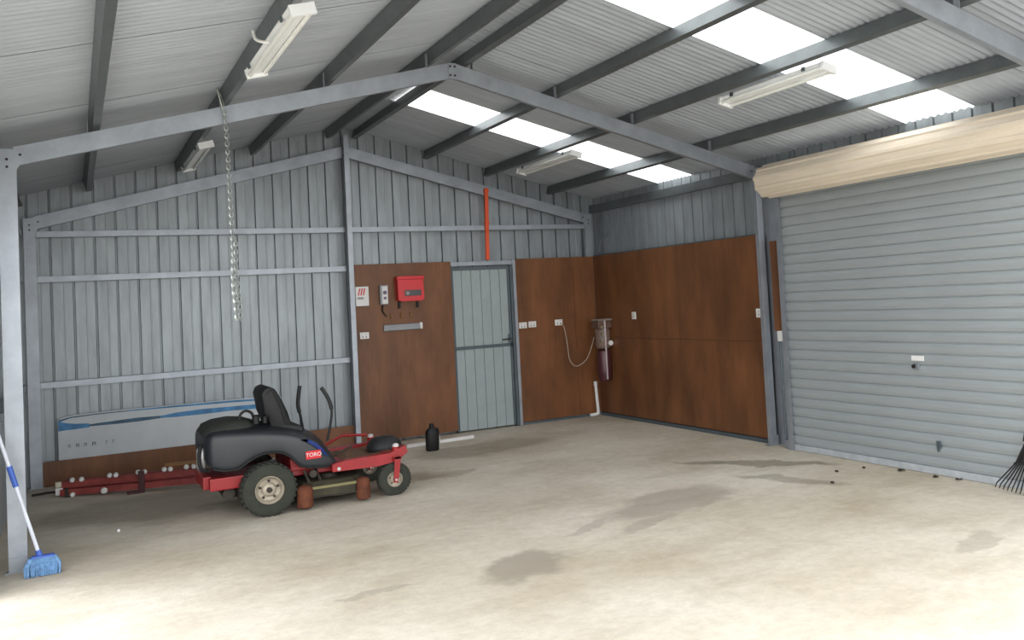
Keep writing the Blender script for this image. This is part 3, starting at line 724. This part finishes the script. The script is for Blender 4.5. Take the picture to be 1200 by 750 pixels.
bm = new(); tube(bm, [(6.10, -6.79, .44), (6.195, -6.93, 1.65)], .013, 10); obj('handle', bm, mat('rake_handle', (120, 96, 66), .6), t)

# ------------------------------------------------------------ ride-on mower
MX, MY = 1.63, -2.70
mower = thing('ride_on_mower', 'red and charcoal zero-turn ride-on mower parked before the far wall', 'mower', (MX, MY, 0))
def P(name, bm, m, parent=None, **k): return obj(name, bm, m, parent or mower, **k)
def wheel(name, c, R, wd, rimr, outs, rimm):
    """outs: direction (-1/+1) of the outer side in y"""
    cx, cy, cz = c; h = wd/2
    bm = new()
    lathe(bm, [(rimr*.98, -h*.80), (rimr*1.12, -h*.98), (R*.84, -h), (R*.95, -h*.86), (R, -h*.55), (R, h*.55), (R*.95, h*.86), (R*.84, h), (rimr*1.12, h*.98), (rimr*.98, h*.80)], (cx, cy, cz), 'y', 40, close=False)
    w_ = P(name, bm, RUBBER, smooth=True)
    n = 30
    bm = new()
    for k in range(n):
        a = 2*pi*(k+.5)/n
        for s in (-1, 0, 1):
            M_ = Matrix.Translation((cx, cy, cz)) @ Matrix.Rotation(a, 4, 'Y')
            box(bm, R-.006, R+.003, s*h*.55-h*.22, s*h*.55+h*.22, -.011+.008*s, .011+.008*s, 0, M_)
    tr = obj('tread', bm, RUBBER, w_); tr['kind'] = 'stuff'
    bm = new(); o_ = outs
    lathe(bm, [(rimr*1.06, o_*h*.86), (rimr*1.0, o_*h*.93), (rimr*.90, o_*h*.80), (rimr*.80, o_*h*.45), (rimr*.55, o_*h*.40), (rimr*.42, o_*h*.62), (rimr*.30, o_*h*.66), (0.004, o_*h*.66)], (cx, cy, cz), 'y', 32, close=False)
    rm = obj('rim', bm, rimm, w_, smooth=True, label='cream steel rim')
    for k in range(5):
        a = 2*pi*k/5+.3
        bm = new(); lathe(bm, [(rimr*.10, o_*h*.38), (rimr*.10, o_*h*.55)], (cx+cos(a)*rimr*.66, cy, cz+sin(a)*rimr*.66), 'y', 8); obj('rim_hole', bm, GRIME, w_)
    bm = new(); lathe(bm, [(rimr*.2, o_*h*.6), (rimr*.2, o_*h*.85), (rimr*.12, o_*h*.88)], (cx, cy, cz), 'y', 12); obj('hub_cap', bm, GRIME, w_)
    return w_
RW = .207
wheel('rear_wheel', (MX, MY-.42, RW), RW, .19, .105, -1, RIM)
wheel('rear_wheel', (MX, MY+.42, RW), RW, .19, .105, 1, RIM)
RC = .135
wheel('caster_wheel', (MX+1.005, MY-.40, RC), RC, .09, .062, -1, RIM)
wheel('caster_wheel', (MX+1.005, MY+.40, RC), RC, .09, .062, -1, RIM)
for s in (-1, 1):
    y = MY+s*.40; cx = MX+1.005
    bm = new()
    for q in (-.062, .062):
        prism(bm, [(cx-.018, RC-.025), (cx+.018, RC-.025), (cx+.05, .30), (cx+.05, .325), (cx-.005, .325), (cx-.005, .28)], 'y', y+q-.004, y+q+.004)
    box(bm, cx-.01, cx+.055, y-.066, y+.066, .30, .325, .004)
    tube(bm, [(cx+.025, y, .31), (cx+.028, y, .40)], .03, 12)
    f_ = P('caster_fork', bm, RED)
    bm = new(); tube(bm, [(cx, y-.085, RC), (cx, y+.085, RC)], .010, 8); obj('axle_bolt', bm, mat('chrome_bolt', (190, 190, 190), .3, .8), f_)
    bm = new(); lathe(bm, [(.026, .40), (.026, .418), (.012, .428)], (cx+.028, y, 0), 'z', 14); obj('dust_cap', bm, mat('pale_cap', (205, 200, 200), .4), f_)

# shroud: lofted shell
ST = [ # x, zbot, zedge, ztop, halfwidth
 (1.185, .50, .60, .60, .30), (1.20, .44, .655, .665, .38), (1.24, .41, .685, .70, .415), (1.32, .385, .690, .715, .425), (1.42, .390, .685, .715, .43), (1.47, .42, .680, .715, .43),
 (1.53, .455, .675, .712, .43), (1.60, .478, .668, .705, .43), (1.68, .482, .658, .695, .43), (1.75, .468, .645, .68, .43), (1.80, .435, .633, .667, .43), (1.84, .39, .622, .655, .43),
 (1.88, .345, .608, .64, .43), (1.94, .325, .583, .622, .425), (2.00, .318, .548, .597, .42), (2.06, .312, .500, .560, .41), (2.11, .308, .445, .51, .40), (2.16, .305, .38, .43, .385), (2.19, .305, .33, .35, .37)]
bm = new(); rings = []
for x, zb, ze, zt, hw in ST:
    sec = [(-hw+.008, zb), (-hw, zb+.02), (-hw, (zb+ze)/2), (-hw+.004, ze-.035), (-hw+.02, ze-.010), (-hw+.055, ze+.004), (-hw*.6, ze+(zt-ze)*.6), (-hw*.25, zt), (0, zt)]
    sec = sec+[(-u, v) for u, v in sec[:-1]][::-1]
    rings.append([bm.verts.new((x, MY+u, v)) for u, v in sec])
for A, B in zip(rings, rings[1:]):
    for k in range(len(A)-1): bm.faces.new((A[k], A[k+1], B[k+1], B[k]))
bm.faces.new(rings[0]); bm.faces.new(rings[-1])
sh = P('body_shroud', bm, SHROUD, smooth='all'); 
md = sh.modifiers.new('thickness', 'SOLIDIFY'); md.thickness = .006; md.offset = -1
md = sh.modifiers.new('soft', 'SUBSURF'); md.levels = md.render_levels = 1
# dark rolled lip round the wheel arch, near side and far side
for s in (-1, 1):
    bm = new(); tube(bm, [(x, MY+s*(hw+.002), zb+.004) for x, zb, ze, zt, hw in ST[2:17]], .009, 8); obj('arch_lip', bm, BLACK, sh)
# decals
bm = new()
cr_ = [(1.90, .560), (1.95, .545), (2.01, .505), (2.06, .455), (2.10, .40)]
vs = []
for i, (x, z) in enumerate(cr_):
    wdt = [.004, .022, .03, .024, .006][i]
    vs.append((bm.verts.new((x, MY-.4375+[0, 0, .006, .016, .027][i], z+wdt/2)), bm.verts.new((x-.01, MY-.4375+[0, 0, .006, .016, .027][i], z-wdt/2))))
for a, b in zip(vs, vs[1:]): bm.faces.new((a[0], b[0], b[1], a[1]))
bmesh.ops.solidify(bm, geom=bm.faces[:], thickness=.002)
obj('blue_decal', bm, mat('decal_blue', (40, 66, 150), .4), sh, label='blue curved stripe decal')
bm = new(); box(bm, 1.925, 2.045, MY-.4345, MY-.4300, .395, .460, .001)
for v in bm.verts:
    v.co.y += max(0, (v.co.x-1.98)*.15)
rb = obj('red_decal', bm, BOXRED, sh, label='red badge with white brand lettering')
cu = bpy.data.curves.new('brand_lettering', 'FONT'); cu.body = 'TORO'; cu.size = .044; cu.align_x = 'CENTER'; cu.align_y = 'CENTER'; cu.extrude = .0006
tmp = bpy.data.objects.new('tmp', cu); COL.objects.link(tmp)
bpy.context.view_layer.update()
me = bpy.data.meshes.new_from_object(tmp.evaluated_get(bpy.context.evaluated_depsgraph_get())); bpy.data.objects.remove(tmp)
me.materials.clear(); me.materials.append(WHITE)
lt = bpy.data.objects.new('lettering', me); COL.objects.link(lt); lt.parent = mower; lt.location = (1.985-MX, -.4358, .428); lt.rotation_euler = (radians(90), 0, radians(4))

# engine cover, fuel cap, hoses, muffler at the rear
bm = new(); rings = []
for x, hw, z0, zt in ((1.19, .20, .66, .68), (1.22, .27, .66, .725), (1.30, .30, .67, .752), (1.42, .30, .68, .762), (1.52, .26, .68, .752), (1.60, .18, .68, .72)):
    sec = [(-hw, z0), (-hw+.02, z0+(zt-z0)*.6), (-hw*.7, zt-.006), (-hw*.3, zt), (hw*.3, zt), (hw*.7, zt-.006), (hw-.02, z0+(zt-z0)*.6), (hw, z0)]
    rings.append([bm.verts.new((x, MY-.05+u, v)) for u, v in sec])
for A, B in zip(rings, rings[1:]):
    for k in range(len(A)-1): bm.faces.new((A[k], A[k+1], B[k+1], B[k]))
bm.faces.new(rings[0]); bm.faces.new(rings[-1]); P('engine_cover', bm, DUSTY, smooth='all')
bm = new(); tube(bm, smoothpath([(1.47, MY-.2, .74), (1.48, MY-.2, .79), (1.52, MY-.2, .815), (1.565, MY-.2, .79), (1.58, MY-.2, .73)]), .011, 8); P('grab_loop', bm, BLACK)
for (x, y, r_, h_) in ((1.585, MY-.26, .028, .045), (1.65, MY-.28, .02, .03), (1.43, MY-.18, .035, .02)):
    bm = new(); lathe(bm, [(r_, .71), (r_, .725+h_), (r_*.7, .735+h_)], (x, y, 0), 'z', 14); P('fuel_cap' if h_ == .045 else 'cover_knob', bm, BLACK)
bm = new(); box(bm, 1.20, 1.50, MY-.30, MY+.30, .40, .60, .02); P('engine_block', bm, GRIME)
bm = new(); lathe(bm, [(.03, -.085), (.042, -.07), (.042, .07), (.03, .085)], (1.185, MY-.24, .485), 'z', 16); 
for v in bm.verts: pass
P('muffler', bm, mat('pale_muffler', (190, 190, 190), .4, .5, .2), smooth=True)
bm = new(); tube(bm, smoothpath([(1.17, MY-.32, .60), (1.155, MY-.31, .50), (1.17, MY-.31, .41), (1.22, MY-.30, .39)]), .014, 8); P('rear_guard_tube', bm, BLACK)
bm = new(); box(bm, 1.22, 1.60, MY-.36, MY+.36, .235, .33, .008); box(bm, 1.18, 1.24, MY-.28, MY+.28, .24, .34, .008); P('rear_bumper', bm, RED, label='red rear frame bar')
bm = new(); box(bm, 1.34, 1.50, MY-.16, MY+.16, .13, .235, .02); tube(bm, [(1.36, MY-.30, .19), (1.36, MY+.30, .19)], .045, 12); P('transaxle', bm, GRIME)
bm = new(); tube(bm, [(1.63, MY-.36, RW), (1.63, MY+.36, RW)], .03, 12); P('rear_axle', bm, GRIME)
bm = new(); box(bm, 1.58, 2.25, MY-.30, MY+.30, .255, .33, .008); box(bm, 1.82, 1.98, MY-.34, MY+.34, .30, .40, .01); P('main_frame', bm, RED)

# seat
def pad(name, poly, y0, y1, m, rnd=.03):
    bm = new(); prism(bm, poly, 'y', y0, y1)
    bmesh.ops.bevel(bm, geom=bm.edges[:], offset=rnd, segments=3, affect='EDGES', profile=.6, clamp_overlap=True)
    return P(name, bm, m, smooth='all')
pad('seat_backrest', [(1.635, .93), (1.655, .975), (1.70, .995), (1.745, .97), (1.79, .88), (1.835, .77), (1.865, .665), (1.78, .645), (1.70, .66), (1.66, .78)], MY-.24, MY+.20, BLACK, .016)
pad('seat_cushion', [(1.74, .60), (1.74, .67), (1.82, .68), (1.93, .655), (1.96, .63), (1.95, .58)], MY-.24, MY+.20, BLACK, .018)
for s in (-1,):
    bm = new(); tube(bm, smoothpath([(1.672, MY-.246, .93), (1.715, MY-.246, .965), (1.76, MY-.246, .88), (1.80, MY-.246, .77), (1.82, MY-.246, .68)]), .006, 6); P('seat_piping', bm, DARKGREY)
# steering levers
def lever(pts, gr, lab=None):
    bm = new(); pts = smoothpath(pts, 6); tube(bm, pts, .0105, 8); l_ = P('control_lever', bm, BLACK)
    k = int(len(pts)*gr); bm = new(); tube(bm, pts[:k], .0165, 10); obj('foam_grip', bm, DARKGREY, l_)
lever([(2.105, MY-.25, .945), (2.128, MY-.25, .91), (2.165, MY-.25, .83), (2.182, MY-.25, .74), (2.165, MY-.25, .62), (2.135, MY-.25, .50)], .6)
lever([(2.022, MY+.20, .945), (2.012, MY+.20, .89), (2.0, MY+.20, .78), (2.018, MY+.20, .68), (2.035, MY+.20, .56)], .7)
# foot deck
bm = new()
prism(bm, [(2.15, .318), (2.55, .318), (2.66, .345), (2.66, .352), (2.54, .328), (2.15, .328)], 'y', MY-.34, MY+.34); P('foot_plate', bm, mat('worn_brown_plate', (112, 84, 62), .7, 0, .3, 9))
for s in (-1, 1):
    bm = new(); y = MY+s*.385
    prism(bm, [(2.13, .265), (2.13, .325), (2.24, .345), (2.60, .355), (2.74, .405), (2.755, .345), (2.66, .28), (2.50, .26)], 'y', y-.045, y+.045)
    P('side_frame', bm, RED)
    bm = new(); lathe(bm, [(.015, -.054), (.015, -.044)], (2.18, y, .285), 'y', 8); P('frame_bolt', bm, mat('chrome_bolt', (190, 190, 190)))
bm = new(); box(bm, 2.60, 2.70, MY-.42, MY+.42, .285, .345, .008); P('front_cross_beam', bm, RED)
bm = new(); tube(bm, [(2.16, MY+.36, .35), (2.40, MY+.36, .45), (2.62, MY+.36, .43)], .012, 8); P('lift_lever', bm, RED)
bm = new(); tube(bm, smoothpath([(2.14, MY-.2, .33), (2.24, MY-.2, .385), (2.35, MY-.2, .42)]), .009, 6); P('brake_pedal', bm, GRIME)
bm = new(); lathe(bm, [(.148, .33), (.150, .36), (.14, .40), (.115, .43), (.07, .447), (.02, .45)], (2.67, MY-.02, 0), 'z', 28); P('domed_cover', bm, DARKGREY, smooth='all', label='dark grey domed cover on the front deck')
# cutting deck
bm = new()
out = [(1.86, -.30), (1.88, -.40), (1.96, -.46), (2.06, -.44), (2.16, -.47), (2.30, -.46), (2.38, -.38), (2.42, -.2), (2.42, .2), (2.38, .38), (2.28, .45), (1.98, .45), (1.88, .36), (1.86, .2)]
A = [bm.verts.new((x, MY+y, .085)) for x, y in out]; B = [bm.verts.new((x, MY+y, .175)) for x, y in out]; C_ = [bm.verts.new((2.14+(x-2.14)*.88, MY+y*.9, .205)) for x, y in out]
for R1, R2 in ((A, B), (B, C_)):
    for k in range(len(out)): bm.faces.new((R1[k], R1[(k+1) % len(out)], R2[(k+1) % len(out)], R2[k]))
bm.faces.new(C_); dk = P('cutting_deck', bm, DECKM)
bm = new(); tube(bm, [(x, MY+y*1.01, .088) for x, y in out]+[(out[0][0], MY+out[0][1]*1.01, .088)], .008, 6); obj('deck_rim', bm, GRIME, dk)
for (x, y, m_, r_) in ((1.90, -.46, RUST, .062), (2.36, -.47, RUST, .055), (2.38, .4, RUST, .05)):
    bm = new(); lathe(bm, [(r_*.8, .02), (r_, .03), (r_, .17), (r_*.8, .19), (r_*.3, .20)], (x, MY+y, 0), 'z', 18); P('gauge_drum', bm, m_, smooth=True, label='rusty orange drum guard')
for y in (-.22, .22):
    bm = new(); lathe(bm, [(.07, .205), (.07, .235), (.03, .245)], (2.14, MY+y, 0), 'z', 18); P('belt_pulley', bm, GRIME)
bm = new(); box(bm, 1.92, 2.34, MY-.475, MY-.465, .155, .175); P('deck_edge_strip', bm, mat('olive_strip', (122, 116, 78), .7), label='pale olive strip along the deck edge')
bm = new(); tube(bm, [(1.92, MY-.36, .30), (1.95, MY-.40, .20)], .012, 8); tube(bm, [(2.02, MY-.30, .30), (2.05, MY-.36, .19)], .012, 8); lathe(bm, [(.03, -.03), (.03, .03)], (1.98, MY-.38, .27), 'y', 12); P('deck_hanger', bm, GRIME)
